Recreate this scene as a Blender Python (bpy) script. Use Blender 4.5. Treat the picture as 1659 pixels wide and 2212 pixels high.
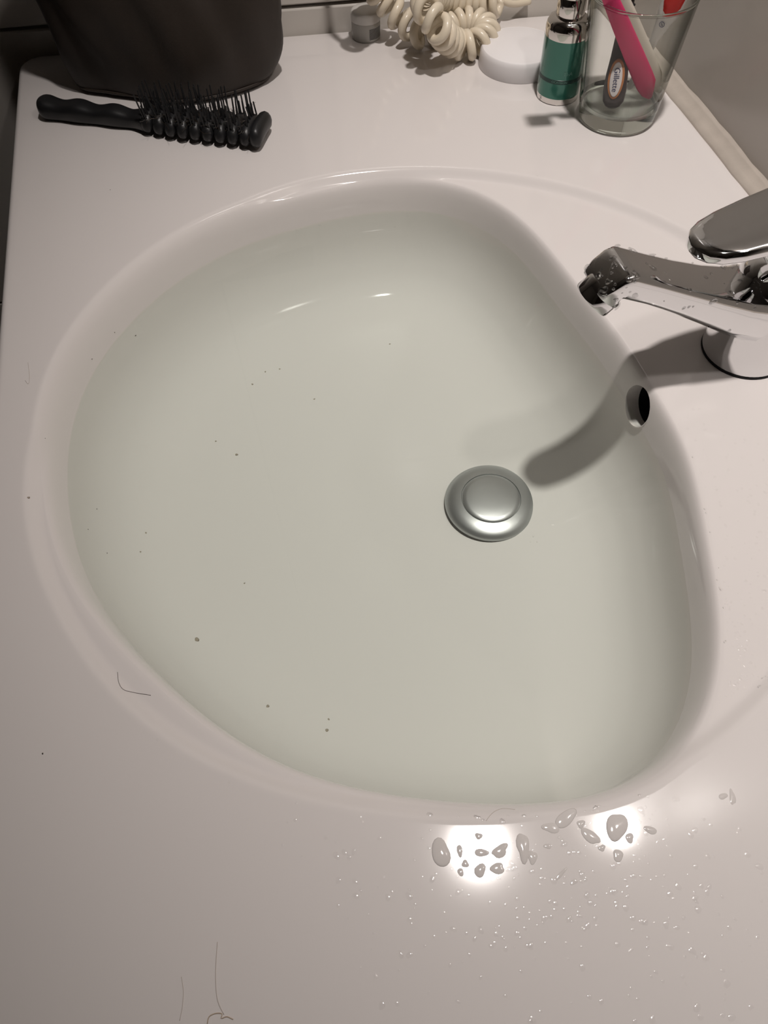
import bpy, bmesh, math, random
import numpy as np
from mathutils import Vector, Matrix
random.seed(7)
for o in list(bpy.data.objects): bpy.data.objects.remove(o)
sc = bpy.context.scene
COL = sc.collection

# ------------------------------------------------------------------ camera
HCAM = .36                                   # lens height above the deck (deck surface is z = 0)
FPX = 1678.5                                 # focal length in pixels of the 1659 x 2212 frame
RW = np.array([[.97586285, .19193319, -.10417939],
               [-.21745888, .81015999, -.54438262],
               [-.02008312, .55389750, .83234261]])   # columns: camera right / up / back in world axes
cam = bpy.data.cameras.new('camera'); camo = bpy.data.objects.new('camera', cam); COL.objects.link(camo)
cam.sensor_fit = 'VERTICAL'; cam.sensor_height = 24; cam.lens = 24 * FPX / 2212; cam.clip_start = .01
M = Matrix([list(RW[i]) + [(0, 0, HCAM)[i]] for i in range(3)] + [[0, 0, 0, 1]])
camo.matrix_world = M
sc.camera = camo
def at(x, y, z=0.):
    """point of the horizontal plane z that the photo shows at pixel x, y"""
    d = RW @ np.array([x - 829.5, 1106 - y, -FPX]); t = (z - HCAM) / d[2]
    return Vector((d[0] * t, d[1] * t, z))

# ------------------------------------------------------------------ world, lamps, exposure
w = bpy.data.worlds.new('world'); sc.world = w; w.use_nodes = True
w.node_tree.nodes['Background'].inputs[0].default_value = (.9, .85, .8, 1)
w.node_tree.nodes['Background'].inputs[1].default_value = .07
def lamp(name, kind, loc, power, size, color, aim=None, **kw):
    l = bpy.data.lights.new(name, kind); o = bpy.data.objects.new(name, l); COL.objects.link(o)
    o.location = loc; l.energy = power; l.color = color
    if kind in ('POINT', 'SPOT'): l.shadow_soft_size = size
    for k, v in kw.items(): setattr(l, k, v)
    if aim is not None: o.rotation_euler = (Vector(aim) - Vector(loc)).to_track_quat('-Z', 'Y').to_euler()
    return o
WARM = (1., .93, .885)
lamp('bulb_a', 'SPOT', (.228, .272, 1.38), 107, .033, WARM, (.43, .37, 0), spot_size=math.radians(71.5), spot_blend=1.)
lamp('bulb_b', 'SPOT', (.330, .157, .74), 4.9, .023, WARM, (.33, .42, 0), spot_size=math.radians(96), spot_blend=.8)
sc.view_settings.view_transform = 'Standard'; sc.view_settings.look = 'None'
sc.view_settings.gamma = 1; sc.view_settings.use_curve_mapping = False
sc.view_settings.exposure = -0.88
try: sc.cycles.max_bounces = 9; sc.cycles.diffuse_bounces = 4; sc.cycles.transparent_max_bounces = 16
except AttributeError: pass

# ------------------------------------------------------------------ materials
MATS = {}
def nt(name):
    m = bpy.data.materials.new(name); m.use_nodes = True
    MATS[name] = m
    return m, m.node_tree.nodes, m.node_tree.links
def mat(name, col, rough=.5, metal=0, noise=0, nscale=40, bump=0, bscale=200, coat=0, spec=.5, sss=0, trans=0, ior=1.45):
    if name in MATS: return MATS[name]
    m, N, L = nt(name); b = N['Principled BSDF']
    b.inputs['Base Color'].default_value = (*col, 1); b.inputs['Roughness'].default_value = rough
    b.inputs['Metallic'].default_value = metal; b.inputs['Coat Weight'].default_value = coat
    b.inputs['Specular IOR Level'].default_value = spec; b.inputs['IOR'].default_value = ior
    b.inputs['Transmission Weight'].default_value = trans
    if sss: b.inputs['Subsurface Weight'].default_value = sss; b.inputs['Subsurface Radius'].default_value = (.004, .003, .002)
    tc = N.new('ShaderNodeTexCoord')
    if noise:
        n = N.new('ShaderNodeTexNoise'); n.inputs['Scale'].default_value = nscale; n.inputs['Detail'].default_value = 5
        r = N.new('ShaderNodeMix'); r.data_type = 'RGBA'
        r.inputs[6].default_value = (*[c * (1 - noise) for c in col], 1); r.inputs[7].default_value = (*[min(1, c * (1 + noise)) for c in col], 1)
        L.new(tc.outputs['Object'], n.inputs['Vector']); L.new(n.outputs['Fac'], r.inputs[0]); L.new(r.outputs[2], b.inputs['Base Color'])
    if bump:
        n = N.new('ShaderNodeTexNoise'); n.inputs['Scale'].default_value = bscale; n.inputs['Detail'].default_value = 4
        bp = N.new('ShaderNodeBump'); bp.inputs['Strength'].default_value = bump; bp.inputs['Distance'].default_value = .001
        L.new(tc.outputs['Object'], n.inputs['Vector']); L.new(n.outputs['Fac'], bp.inputs['Height']); L.new(bp.outputs[0], b.inputs['Normal'])
    return m
def clear(name, tint, ior=1.33, rough=0., gloss=(1, 1, 1), volume=None, extra=0.):
    """clear material: Fresnel mix of a straight-through and a mirror lobe"""
    m, N, L = nt(name); N.remove(N['Principled BSDF']); out = N['Material Output']
    t = N.new('ShaderNodeBsdfTransparent'); t.inputs[0].default_value = (*tint, 1)
    g = N.new('ShaderNodeBsdfGlossy'); g.inputs[0].default_value = (*gloss, 1); g.inputs['Roughness'].default_value = rough
    f = N.new('ShaderNodeLayerWeight'); f.inputs[0].default_value = .5
    pw = N.new('ShaderNodeMath'); pw.operation = 'POWER'; pw.inputs[1].default_value = 5; L.new(f.outputs['Facing'], pw.inputs[0])
    f0 = ((ior - 1) / (ior + 1)) ** 2 + extra                     # Schlick reflectance
    a = N.new('ShaderNodeMath'); a.operation = 'MULTIPLY_ADD'; a.use_clamp = True; a.inputs[1].default_value = 1 - f0 if f0 > 1e-6 else 0; a.inputs[2].default_value = f0
    L.new(pw.outputs[0], a.inputs[0]); fac = a.outputs[0]
    mx = N.new('ShaderNodeMixShader'); L.new(fac, mx.inputs[0]); L.new(t.outputs[0], mx.inputs[1]); L.new(g.outputs[0], mx.inputs[2])
    L.new(mx.outputs[0], out.inputs['Surface'])
    if volume:
        v = N.new('ShaderNodeVolumeAbsorption'); v.inputs[0].default_value = (*volume[0], 1); v.inputs[1].default_value = volume[1]
        L.new(v.outputs[0], out.inputs['Volume'])
    return m
def glassmat(name, col, rough=0., ior=1.5):
    m, N, L = nt(name); N.remove(N['Principled BSDF']); out = N['Material Output']
    g = N.new('ShaderNodeBsdfGlass'); g.inputs[0].default_value = (*col, 1); g.inputs['Roughness'].default_value = rough; g.inputs['IOR'].default_value = ior
    L.new(g.outputs[0], out.inputs['Surface']); return m
PORC = mat('glazed_porcelain', (.71, .672, .655), .075, noise=.012, nscale=9, spec=.5)
# under the water line (z = -30 mm) the glaze meets water instead of air and hardly reflects
_N, _L = PORC.node_tree.nodes, PORC.node_tree.links
_g = _N.new('ShaderNodeNewGeometry'); _x = _N.new('ShaderNodeSeparateXYZ'); _m = _N.new('ShaderNodeMapRange')
_m.inputs['From Min'].default_value = -.0302; _m.inputs['From Max'].default_value = -.0298; _m.inputs['To Min'].default_value = .05; _m.inputs['To Max'].default_value = .5
_L.new(_g.outputs['Position'], _x.inputs[0]); _L.new(_x.outputs[2], _m.inputs['Value']); _L.new(_m.outputs[0], _N['Principled BSDF'].inputs['Specular IOR Level'])
CHROME = mat('chrome', (.78, .78, .79), .035, metal=1, noise=.02)
CHROME_SATIN = mat('satin_chrome', (.47, .49, .49), .36, metal=.85)
BLACKPL = mat('black_plastic', (.012, .012, .013), .38, noise=.15)
BLACKRUB = mat('black_rubber', (.006, .006, .007), .75)
DARKHOLE = mat('painted_hole_shade', (.004, .004, .004), .9)
WATER = clear('still_water', (.982, .997, .970), 1.33, 0., volume=((.60, .86, .82), .14))
WATERBED = clear('water_bed', (1, 1, 1), 1.0001, 0., volume=((.60, .86, .82), .14))
DROP = clear('drop_water', (1, 1, 1), 1.36, .06, extra=.02)

# ------------------------------------------------------------------ mesh helpers
def link(name, me, m=None, parent=None, smooth=True):
    o = bpy.data.objects.new(name, me); COL.objects.link(o)
    if m is not None and not me.materials: me.materials.append(m)
    if smooth:
        for p in me.polygons: p.use_smooth = True
    if parent is not None: o.parent = parent
    return o
def tag(o, label=None, cat=None, group=None, kind=None):
    if label: o['label'] = label
    if cat: o['category'] = cat
    if group: o['group'] = group
    if kind: o['kind'] = kind
    return o
def thing(name, loc, label, cat, group=None, rz=0.):
    o = bpy.data.objects.new(name, None); COL.objects.link(o); o.location = loc; o.rotation_euler.z = rz
    o.empty_display_size = .01
    return tag(o, label, cat, group)
def pydata(name, v, f, m=None, parent=None, smooth=True, angle=None):
    me = bpy.data.meshes.new(name); me.from_pydata([tuple(p) for p in v], [], f); me.update()
    bm = bmesh.new(); bm.from_mesh(me); bmesh.ops.recalc_face_normals(bm, faces=bm.faces); bm.to_mesh(me); bm.free()
    o = link(name, me, m, parent, smooth)
    if angle: me.set_sharp_from_angle(angle=math.radians(angle))
    return o
def box(name, lo, hi, m, parent=None, bev=0., seg=2):
    bm = bmesh.new(); bmesh.ops.create_cube(bm, size=1)
    for v in bm.verts: v.co = Vector([(lo[i] + hi[i]) / 2 + v.co[i] * (hi[i] - lo[i]) for i in range(3)])
    if bev: bmesh.ops.bevel(bm, geom=bm.edges[:], offset=bev, segments=seg, profile=.5, affect='EDGES')
    me = bpy.data.meshes.new(name); bm.to_mesh(me); bm.free()
    o = link(name, me, m, parent, bev > 0)
    if bev: me.set_sharp_from_angle(angle=math.radians(40))
    return o
def lathe(name, prof, m, parent=None, seg=64, loc=(0, 0, 0), angle=45, close=True):
    """surface of revolution of (r, z) points; r = 0 ends are capped by a fan"""
    v, f, rings = [], [], []
    for r, z in prof:
        if r < 1e-7: rings.append([len(v)]); v.append((loc[0], loc[1], loc[2] + z))
        else:
            rings.append(list(range(len(v), len(v) + seg)))
            for k in range(seg):
                a = 2 * math.pi * k / seg; v.append((loc[0] + r * math.cos(a), loc[1] + r * math.sin(a), loc[2] + z))
    for A, B in zip(rings, rings[1:]):
        if len(A) == 1 and len(B) == 1: continue
        for k in range(seg):
            k2 = (k + 1) % seg
            if len(A) == 1: f.append((A[0], B[k], B[k2]))
            elif len(B) == 1: f.append((A[k], A[k2], B[0]))
            else: f.append((A[k], A[k2], B[k2], B[k]))
    return pydata(name, v, f, m, parent, True, angle)
def loft(name, secs, m, parent=None, cap=True, closed=False, angle=None):
    n = len(secs[0]); v = [p for s in secs for p in s]; f = []
    R_ = range(len(secs) if closed else len(secs) - 1)
    for i in R_:
        j = (i + 1) % len(secs)
        for k in range(n): f.append((i * n + k, i * n + (k + 1) % n, j * n + (k + 1) % n, j * n + k))
    if cap and not closed: f.append(tuple(range(n))); f.append(tuple(range((len(secs) - 1) * n, len(secs) * n)))
    return pydata(name, v, f, m, parent, True, angle)
def spline(pts, n, closed=False):
    """Catmull-Rom resample to n points, even in arc length"""
    P = np.array([tuple(p) for p in pts], float); k = len(P); out = []
    segs = k if closed else k - 1
    for i in range(segs):
        g = (lambda j: P[j % k]) if closed else (lambda j: P[min(max(j, 0), k - 1)])
        a, b, c, d = g(i - 1), g(i), g(i + 1), g(i + 2)
        for t in np.linspace(0, 1, 24, endpoint=False):
            out.append(.5 * ((2 * b) + (c - a) * t + (2 * a - 5 * b + 4 * c - d) * t * t + (3 * b - a - 3 * c + d) * t ** 3))
    out.append(P[0] if closed else P[-1]); out = np.array(out)
    s = np.r_[0, np.cumsum(np.linalg.norm(np.diff(out, axis=0), axis=1))]
    q = np.linspace(0, s[-1], n, endpoint=not closed)
    return np.array([np.interp(q, s, out[:, i]) for i in range(out.shape[1])]).T
def frames(P, closed=False):
    n = len(P); T = np.gradient(P, axis=0); T /= np.linalg.norm(T, axis=1)[:, None]
    u = np.cross(T[0], (0, 0, 1.)); u = u / np.linalg.norm(u) if np.linalg.norm(u) > 1e-4 else np.array([1., 0, 0])
    U = []
    for i in range(n):
        u = u - T[i] * (u @ T[i]); u /= np.linalg.norm(u); U.append(u.copy())
    U = np.array(U); return T, U, np.cross(T, U)
def tube(name, P, r, m, parent=None, seg=8, rnd=True):
    P = np.array([tuple(p) for p in P], float); T, U, V = frames(P)
    r = np.full(len(P), r) if np.isscalar(r) else np.array(r)
    secs = [[P[i] + r[i] * (math.cos(a) * U[i] + math.sin(a) * V[i]) for a in np.linspace(0, 2 * math.pi, seg, endpoint=False)] for i in range(len(P))]
    return loft(name, secs, m, parent)
def rot_z(p, a): return Vector((p[0] * math.cos(a) - p[1] * math.sin(a), p[0] * math.sin(a) + p[1] * math.cos(a), p[2]))
def text_mesh(body, size, extrude=0.):
    c = bpy.data.curves.new('lettering', 'FONT'); c.body = body; c.size = size; c.align_x = 'CENTER'; c.align_y = 'CENTER'; c.extrude = extrude
    c.resolution_u = 3
    o = bpy.data.objects.new('lettering', c); COL.objects.link(o)
    dg = bpy.context.evaluated_depsgraph_get(); me = bpy.data.meshes.new_from_object(o.evaluated_get(dg))
    bpy.data.objects.remove(o); me.materials.clear(); return me

# ------------------------------------------------------------------ washbasin surface
def fourier(pts, order, cen, n=1440):
    p = np.array([(q[0] - cen[0], q[1] - cen[1]) for q in pts]); th = np.arctan2(p[:, 1], p[:, 0]); r = np.hypot(p[:, 0], p[:, 1])
    def basis(t): return np.stack([np.ones_like(t)] + [g(k * t) for k in range(1, order + 1) for g in (np.cos, np.sin)], 1)
    reg = np.diag([0.] + [1e-4 * k ** 3 for k in range(1, order + 1) for _ in (0, 1)])
    A = basis(th); c = np.linalg.solve(A.T @ A + reg, A.T @ r)
    return lambda t: basis(np.atleast_1d(np.asarray(t, float))) @ c
CEN = np.array([.078, .302]); ZW = -.030
Wpx = [(145, 1060), (165, 900), (230, 760), (330, 650), (490, 550), (640, 490), (800, 463), (940, 460), (1030, 485), (1110, 545), (1170, 612),
       (1230, 690), (1320, 820), (1365, 890), (1400, 950), (1435, 1040), (1460, 1120), (1480, 1210), (1490, 1300), (1493, 1380), (1490, 1450), (1483, 1515), (1465, 1570), (1435, 1625),
       (1400, 1660), (1330, 1693), (1250, 1714), (1120, 1737), (1000, 1745), (870, 1732), (750, 1700), (620, 1650), (500, 1590), (390, 1505), (300, 1410), (240, 1330), (190, 1250), (158, 1150)]
rW_ = fourier([at(*p, ZW) for p in Wpx], 8, CEN)
rW = rW_
rB = lambda t: rW_(t) + .0072
Cpx = [(430, 490), (560, 420), (700, 383), (840, 364), (1000, 366), (1190, 393), (1400, 460), (1500, 505), (255, 640), (130, 810), (70, 960), (58, 1075), (83, 1200),
       (160, 1380), (300, 1535), (470, 1650), (700, 1726), (850, 1750), (1000, 1760), (1200, 1743), (1380, 1692), (1500, 1625), (1600, 1545), (1659, 1490)]
Cpt = [at(*p) for p in Cpx] + [Vector((.0935 + .2455 * math.cos(a), .306 + .2455 * math.sin(a), 0)) for a in np.radians([25, 12, 0, -12, -24, -36])]
rC_ = fourier(Cpt, 8, CEN)
rC = lambda t: np.maximum(rC_(t), rB(t) + .0018)
TH = np.linspace(0, 2 * np.pi, 1440, endpoint=False)
def ring(rf): r = rf(TH); return np.stack([CEN[0] + r * np.cos(TH), CEN[1] + r * np.sin(TH)], 1)
POLB, POLC = ring(rB), ring(rC)
def sdist(P, pol, rf):
    """distance inside (+) or outside (-) of a closed contour"""
    P = np.atleast_2d(np.asarray(P, float)); A = pol; Bv = np.roll(pol, -1, 0) - A; L2 = (Bv ** 2).sum(1); out = np.empty(len(P))
    for s in range(0, len(P), 4000):
        q = P[s:s + 4000, None, :] - A[None]
        t = np.clip((q * Bv).sum(2) / L2, 0, 1); d = q - t[..., None] * Bv
        out[s:s + 4000] = np.sqrt((d ** 2).sum(2).min(1))
    v = P - CEN; ins = np.hypot(v[:, 0], v[:, 1]) < rf(np.arctan2(v[:, 1], v[:, 0]))
    return np.where(ins, out, -out)
KD = np.array([-.020, -.003, 0, .0018, .0034, .0048, .0062, .0076, .0094, .0125, .018, .028, .042, .062, .085, .12, .20])
KZ = np.array([0, 0, -.0005, -.0019, -.0048, -.0098, -.0180, -.0305, -.0420, -.053, -.0645, -.077, -.0860, -.092, -.0955, -.0990, -.1045])
def hermite(x, X, Y):
    h = np.diff(X); d = np.diff(Y) / h; m = np.zeros(len(X)); m[0], m[-1] = d[0], d[-1]
    for i in range(1, len(X) - 1):
        if d[i - 1] * d[i] > 0:
            w1, w2 = 2 * h[i] + h[i - 1], h[i] + 2 * h[i - 1]; m[i] = (w1 + w2) / (w1 / d[i - 1] + w2 / d[i])
    x = np.clip(x, X[0], X[-1]); i = np.clip(np.searchsorted(X, x) - 1, 0, len(X) - 2); t = (x - X[i]) / h[i]
    return (2 * t ** 3 - 3 * t ** 2 + 1) * Y[i] + (t ** 3 - 2 * t ** 2 + t) * h[i] * m[i] + (3 * t ** 2 - 2 * t ** 3) * Y[i + 1] + (t ** 3 - t ** 2) * h[i] * m[i + 1]
def sstep(x, a, b): t = np.clip((x - a) / (b - a), 0, 1); return t * t * (3 - 2 * t)
XWALL, XL = .3745, -.1750
def zdeck(P):
    P = np.atleast_2d(np.asarray(P, float)); dC = sdist(P, POLC, rC); dB = sdist(P, POLB, rB)
    z = -.0052 * sstep(dC, -.0032, .0065) + hermite(dB, KD, KZ)
    return z + .0032 * sstep(P[:, 0], .352, .366) * sstep(-dC, -.002, .02)
FARA, FARB = Vector((-.20, .8135)), Vector((.45, .7515))        # line of the far wall at deck level
def yfar(x): return FARA.y + (x - FARA.x) / (FARB.x - FARA.x) * (FARB.y - FARA.y)
YNEAR = -.34
def deck_outline():
    e = .005; r = .016; pts = [(XL + e, YNEAR)]
    yf = yfar(XL) - .002
    for a in np.linspace(math.pi, math.pi / 2, 7): pts.append((XL + e + r + r * math.cos(a), yf - e - r + r * math.sin(a)))
    pts += [(XWALL - e, yfar(XWALL) - .002 - e), (XWALL - e, YNEAR)]
    return np.array(pts)
OUT = deck_outline()
def make_basin():
    th = np.linspace(-np.pi, np.pi, 336, endpoint=False)
    th = np.unique(np.r_[th, np.arctan2(OUT[:, 1] - CEN[1], OUT[:, 0] - CEN[0])]); n = len(th)
    ct, st = np.cos(th), np.sin(th)
    rb, rc = rB(th), rC(th); rr = np.full(n, 9.); nrm = np.zeros((n, 2))
    for i in range(len(OUT)):
        a = OUT[i] - CEN; b = OUT[(i + 1) % len(OUT)] - CEN; e = b - a; den = ct * e[1] - st * e[0]
        with np.errstate(divide='ignore', invalid='ignore'):
            t = (a[0] * e[1] - a[1] * e[0]) / den; s = (a[0] * st - a[1] * ct) / den
        ok = (t > 0) & (s >= -1e-6) & (s <= 1 + 1e-6) & (t < rr - 1e-9); rr[ok] = t[ok]
        nn = np.array([e[1], -e[0]]) / np.linalg.norm(e)
        if nn @ (a + b) < 0: nn = -nn
        nrm[ok] = nn
    rad = [rb * 0]
    inner = np.r_[np.linspace(0, .024, 30), np.linspace(.026, .06, 18)]
    for q in np.linspace(.06, .97, 15): rad.append((rb - .06) * q)
    for d in inner[::-1]: rad.append(rb - d)
    for q in (1 - np.cos(np.linspace(0, np.pi, 26)))[1:] / 2: rad.append(rb + (rc - rb) * q)
    for e in (.0008, .0018, .003, .0045, .006, .0075, .009, .0105, .0125): rad.append(np.minimum(rc + e, rr - .0005))
    base = np.minimum(rc + .0125, rr - .0005)
    for q in np.linspace(0, 1, 16)[1:]: rad.append(base + (rr - base) * q)
    V = [np.array([[CEN[0], CEN[1]]])] + [np.stack([CEN[0] + r * ct, CEN[1] + r * st], 1) for r in rad[1:]]
    XY = np.vstack(V); Z = zdeck(XY); nr = len(rad) - 1
    top = [tuple(p) + (z,) for p, z in zip(XY, Z)]
    last = V[-1]; zl = Z[-n:]; skirt = []
    for o_, dz in ((.0016, -.0003), (.0033, -.0012), (.0045, -.0028), (.005, -.005), (.005, -.020), (.005, -.036), (.002, -.040)):
        skirt.append([(p[0] + o_ * q[0], p[1] + o_ * q[1], z + dz) for p, q, z in zip(last, nrm, zl)])
    under = [tuple(p) + (min(z - .012, -.034),) for p, z in zip(XY, Z)]
    v = top + [p for s in skirt for p in s]; nu = len(v); v += under; f = []
    def idx(i, k): return 0 if i == 0 else 1 + (i - 1) * n + k % n
    for k in range(n): f.append((0, idx(1, k), idx(1, k + 1))); f.append((nu, nu + idx(1, k + 1), nu + idx(1, k)))
    for i in range(1, nr):
        for k in range(n):
            q = (idx(i, k), idx(i + 1, k), idx(i + 1, k + 1), idx(i, k + 1)); f.append(q); f.append(tuple(nu + j for j in q[::-1]))
    prev = [idx(nr, k) for k in range(n)]
    for s in range(len(skirt)):
        cur = [len(top) + s * n + k for k in range(n)]
        for k in range(n): f.append((prev[k], cur[k], cur[(k + 1) % n], prev[(k + 1) % n]))
        prev = cur
    cur = [nu + idx(nr, k) for k in range(n)]
    for k in range(n): f.append((prev[k], cur[k], cur[(k + 1) % n], prev[(k + 1) % n]))
    return v, f
bt = thing('washbasin', (0, 0, 0), 'white glazed washbasin top with a deep round bowl full of water', 'washbasin')
v, f = make_basin()
body = pydata('basin_body', v, f, PORC, bt)
OVY = .2925; _xs = np.linspace(.19, .26, 400); _z = zdeck(np.stack([_xs, np.full(400, OVY)], 1)); OVX = float(np.interp(-.021, _z, _xs))
OV = Vector((OVX, OVY, -.0225))                  # overflow hole in the wall of the bowl under the tap
cut = lathe('cutter', [(0, -.03), (.0135, -.03), (.0135, .03), (0, .03)], None, seg=40)
cut.matrix_world = Matrix.Translation(OV) @ Matrix.Rotation(math.radians(96), 4, 'Y')
bpy.context.view_layer.update()
md = body.modifiers.new('overflow', 'BOOLEAN'); md.operation = 'DIFFERENCE'; md.object = cut; md.solver = 'EXACT'
me = bpy.data.meshes.new_from_object(body.evaluated_get(bpy.context.evaluated_depsgraph_get()))
body.modifiers.clear(); old = body.data; body.data = me; bpy.data.meshes.remove(old); bpy.data.objects.remove(cut)
me.set_sharp_from_angle(angle=math.radians(50))
ovo = lathe('overflow_channel', [(.0139, .001), (.0139, .020), (0, .020), (0, .019), (.0134, .019), (.0134, .001), (.0139, .001)], PORC, None, 40)
for vtx in ovo.data.vertices:
    if vtx.co.z < .0015: vtx.co.z = float(np.interp(OV.z - vtx.co.x, _z[::-1], _xs[::-1]) if _z[0] > _z[-1] else np.interp(OV.z - vtx.co.x, _z, _xs)) - OVX - .0016
ovo.matrix_world = Matrix.Translation(OV + Vector((.002, 0, 0))) @ Matrix.Rotation(math.radians(96), 4, 'Y'); ovo.parent = bt
ovd = lathe('overflow_shade_lining', [(.0133, .0065), (.0131, .0065), (.0131, .0170), (0, .0170), (0, .0185), (.0133, .0185), (.0133, .0065)], DARKHOLE, ovo, 40)  # black sleeve; the dark of the hole's depth is put into its colour
tag(ovd, 'black lining painted in for the shade deep in the overflow opening')

# water: solid body from its surface down to the bowl
def make_water():
    n = 256; th = np.linspace(0, 2 * np.pi, n, endpoint=False); ct, st = np.cos(th), np.sin(th)
    r0 = rW(th) + .0012; R_ = [r0 * q for q in (.12, .25, .4, .55, .68, .78, .86, .91, .945, .97, .985, .995)] + [r0]
    XY = np.vstack([[CEN]] + [np.stack([CEN[0] + r * ct, CEN[1] + r * st], 1) for r in R_]); zb = np.minimum(zdeck(XY) + .0006, ZW - .0003)
    v = [(p[0], p[1], ZW) for p in XY]; nv = len(v); v += [(p[0], p[1], z) for p, z in zip(XY, zb)]; f = []; mi = []
    idx = lambda i, k: 0 if i == 0 else 1 + (i - 1) * n + k % n
    for k in range(n): f += [(0, idx(1, k), idx(1, k + 1)), (nv, nv + idx(1, k + 1), nv + idx(1, k))]; mi += [0, 1]
    for i in range(1, len(R_)):
        for k in range(n):
            q = (idx(i, k), idx(i + 1, k), idx(i + 1, k + 1), idx(i, k + 1)); f += [q, tuple(nv + j for j in q[::-1])]; mi += [0, 1]
    for k in range(n): q = (idx(len(R_), k), idx(len(R_), k + 1)); f.append((q[0], nv + q[0], nv + q[1], q[1])); mi.append(1)
    me = bpy.data.meshes.new('water'); me.from_pydata(v, [], f); me.update()
    me.materials.append(WATER); me.materials.append(WATERBED)
    me.polygons.foreach_set('material_index', mi)
    return link('water', me)
wo = tag(make_water(), 'clear still water with a pale green tint filling the white bowl', 'water', kind='stuff')
for p in wo.data.polygons: p.use_smooth = p.material_index == 1

# drain plug on the bowl floor
pc = at(1060, 1080, -.0985); pz = float(zdeck([(pc.x, pc.y)])[0])
pl = thing('drain_plug', (pc.x, pc.y, pz), 'round domed metal drain plug on the bowl floor under the water', 'drain plug')
lathe('flange', [(0, .0), (.0325, 0.0), (.0328, .0008), (.0320, .0022), (.0290, .0042), (.0250, .0056), (.0212, .0062), (.0209, .0055), (0, .0055)], CHROME_SATIN, pl, 72, angle=60)
lathe('cap', [(0, .0055), (.0203, .0055), (.0206, .0062), (.0200, .0068), (.017, .0074), (.010, .0081), (0, .0083)], CHROME_SATIN, pl, 72, angle=60)

# ------------------------------------------------------------------ room
TILE = mat('grey_wall_tile', (.50, .465, .425), .24, noise=.10, nscale=7, bump=.05, bscale=30)
GROUT = mat('dark_grout', (.06, .055, .055), .9, noise=.2, nscale=200)
SEAL = mat('aged_silicone', (.46, .41, .36), .45, noise=.14, nscale=60, bump=.3, bscale=120)
PLASTER = mat('painted_plaster', (.29, .265, .24), .9, noise=.04)
WOOD = mat('brown_wood', (.10, .055, .035), .5, noise=.3, nscale=6)
FLOORT = mat('floor_tile', (.16, .12, .10), .5, noise=.15, nscale=5)
ZF, ZC = -.85, 1.60
def struct(o, label, cat): return tag(o, label, cat, kind='structure')
fl = struct(box('floor', (-1.5, -1.4, ZF - .05), (.60, 1.0, ZF), FLOORT), 'dark brown bathroom floor beside the vanity', 'floor')
struct(box('ceiling', (-1.5, -1.4, ZC), (.60, 1.0, ZC + .05), PLASTER), 'plain pale painted bathroom ceiling', 'ceiling')
wr = struct(box('wall_right', (XWALL + .0095, -1.4, ZF), (.60, .745, ZC), TILE), 'grey glossy wall along the tap side of the washbasin', 'wall')
struct(box('wall_left', (-1.5, -1.4, ZF), (-1.4, 1.0, ZC), PLASTER), 'plain painted wall across the bathroom', 'wall')
struct(box('wall_near', (-1.4, -1.4, ZF), (.385, -1.3, ZC), PLASTER), 'plain painted wall behind the photographer', 'wall')
d1 = struct(box('door_1', (-.75, -1.3, ZF), (.10, -1.27, 1.15), WOOD, bev=.004), 'brown wooden bathroom door', 'door')
# far wall: backing plus tiles with a dark joint just above the deck
ang = math.atan2(FARB.y - FARA.y, FARB.x - FARA.x)
wfm = box('wall_far', (-1.4, .010, ZF), (.80, .06, ZC), GROUT); wfm.location = (FARA.x, FARA.y, 0); wfm.rotation_euler.z = ang
struct(wfm, 'wall of pale grey tiles behind the brown bag and coiled cord', 'wall')
FTILE = mat('pale_wall_tile', (.60, .565, .52), .22, noise=.05, nscale=6)
JZ = .0225
for zi, (z0, z1) in enumerate([(JZ - .9, JZ - .604), (JZ - .602, JZ - .302), (JZ - .300, JZ - .0015), (JZ + .0015, JZ + .300), (JZ + .302, JZ + .602), (JZ + .604, JZ + .90), (JZ + .902, JZ + 1.2), (JZ + 1.202, ZC)]):
    for k in range(-2, 2):
        x0 = .16 + .6 * k
        box('wall_tile', (max(x0, -1.19), 0, max(z0, ZF)), (min(x0 + .597, .58), .0102, z1), FTILE, wfm, .0015, 1)
# silicone joint between the deck and the wall
n = 60; secs = []
for i in range(n):
    y = YNEAR + (yfar(XWALL) - .006 - YNEAR) * i / (n - 1); wv = .0006 * math.sin(i * 2.1) + .0004 * math.sin(i * .83)
    secs.append([Vector((XWALL - .0035 + wv, y, .0022)), Vector((XWALL - .0022 + wv, y, .0046)), Vector((XWALL + .002, y, .0062)), Vector((XWALL + .0075, y, .0090)), Vector((XWALL + .0097, y, .0120 + wv)), Vector((XWALL + .0097, y, -.01)), Vector((XWALL + .001, y, -.01)), Vector((XWALL - .002, y, .0)) ])
struct(loft('trim_1', secs, SEAL), 'beige silicone joint between the white deck and the grey wall', 'sealant')
# vanity cabinet carrying the basin
CAB = mat('cabinet_board', (.14, .095, .07), .5, noise=.12, nscale=12)
cb = thing('vanity_cabinet', (0, 0, ZF), 'brown vanity cabinet under the white washbasin top', 'cabinet')
HB = -ZF
def cbox(nm, lo, hi, m, p=cb, bev=.001): return box(nm, lo, hi, m, p, bev)
x0, x1, y0, y1 = XL + .012, XWALL - .001, YNEAR + .01, .70
cbox('side_panel', (x0, y0, .08), (x1, y0 + .016, HB - .0405), CAB); cbox('side_panel', (x0, y1 - .016, .08), (x1, y1, HB - .0405), CAB)
cbox('bottom_panel', (x0, y0 + .016, .08), (x1, y1 - .016, .096), CAB); cbox('back_panel', (x1 - .008, y0 + .016, .096), (x1, y1 - .016, HB - .0405), CAB)
cbox('plinth', (x0 + .04, y0 + .02, 0), (x1, y1 - .02, .08), CAB)
ym = (y0 + y1) / 2
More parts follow.
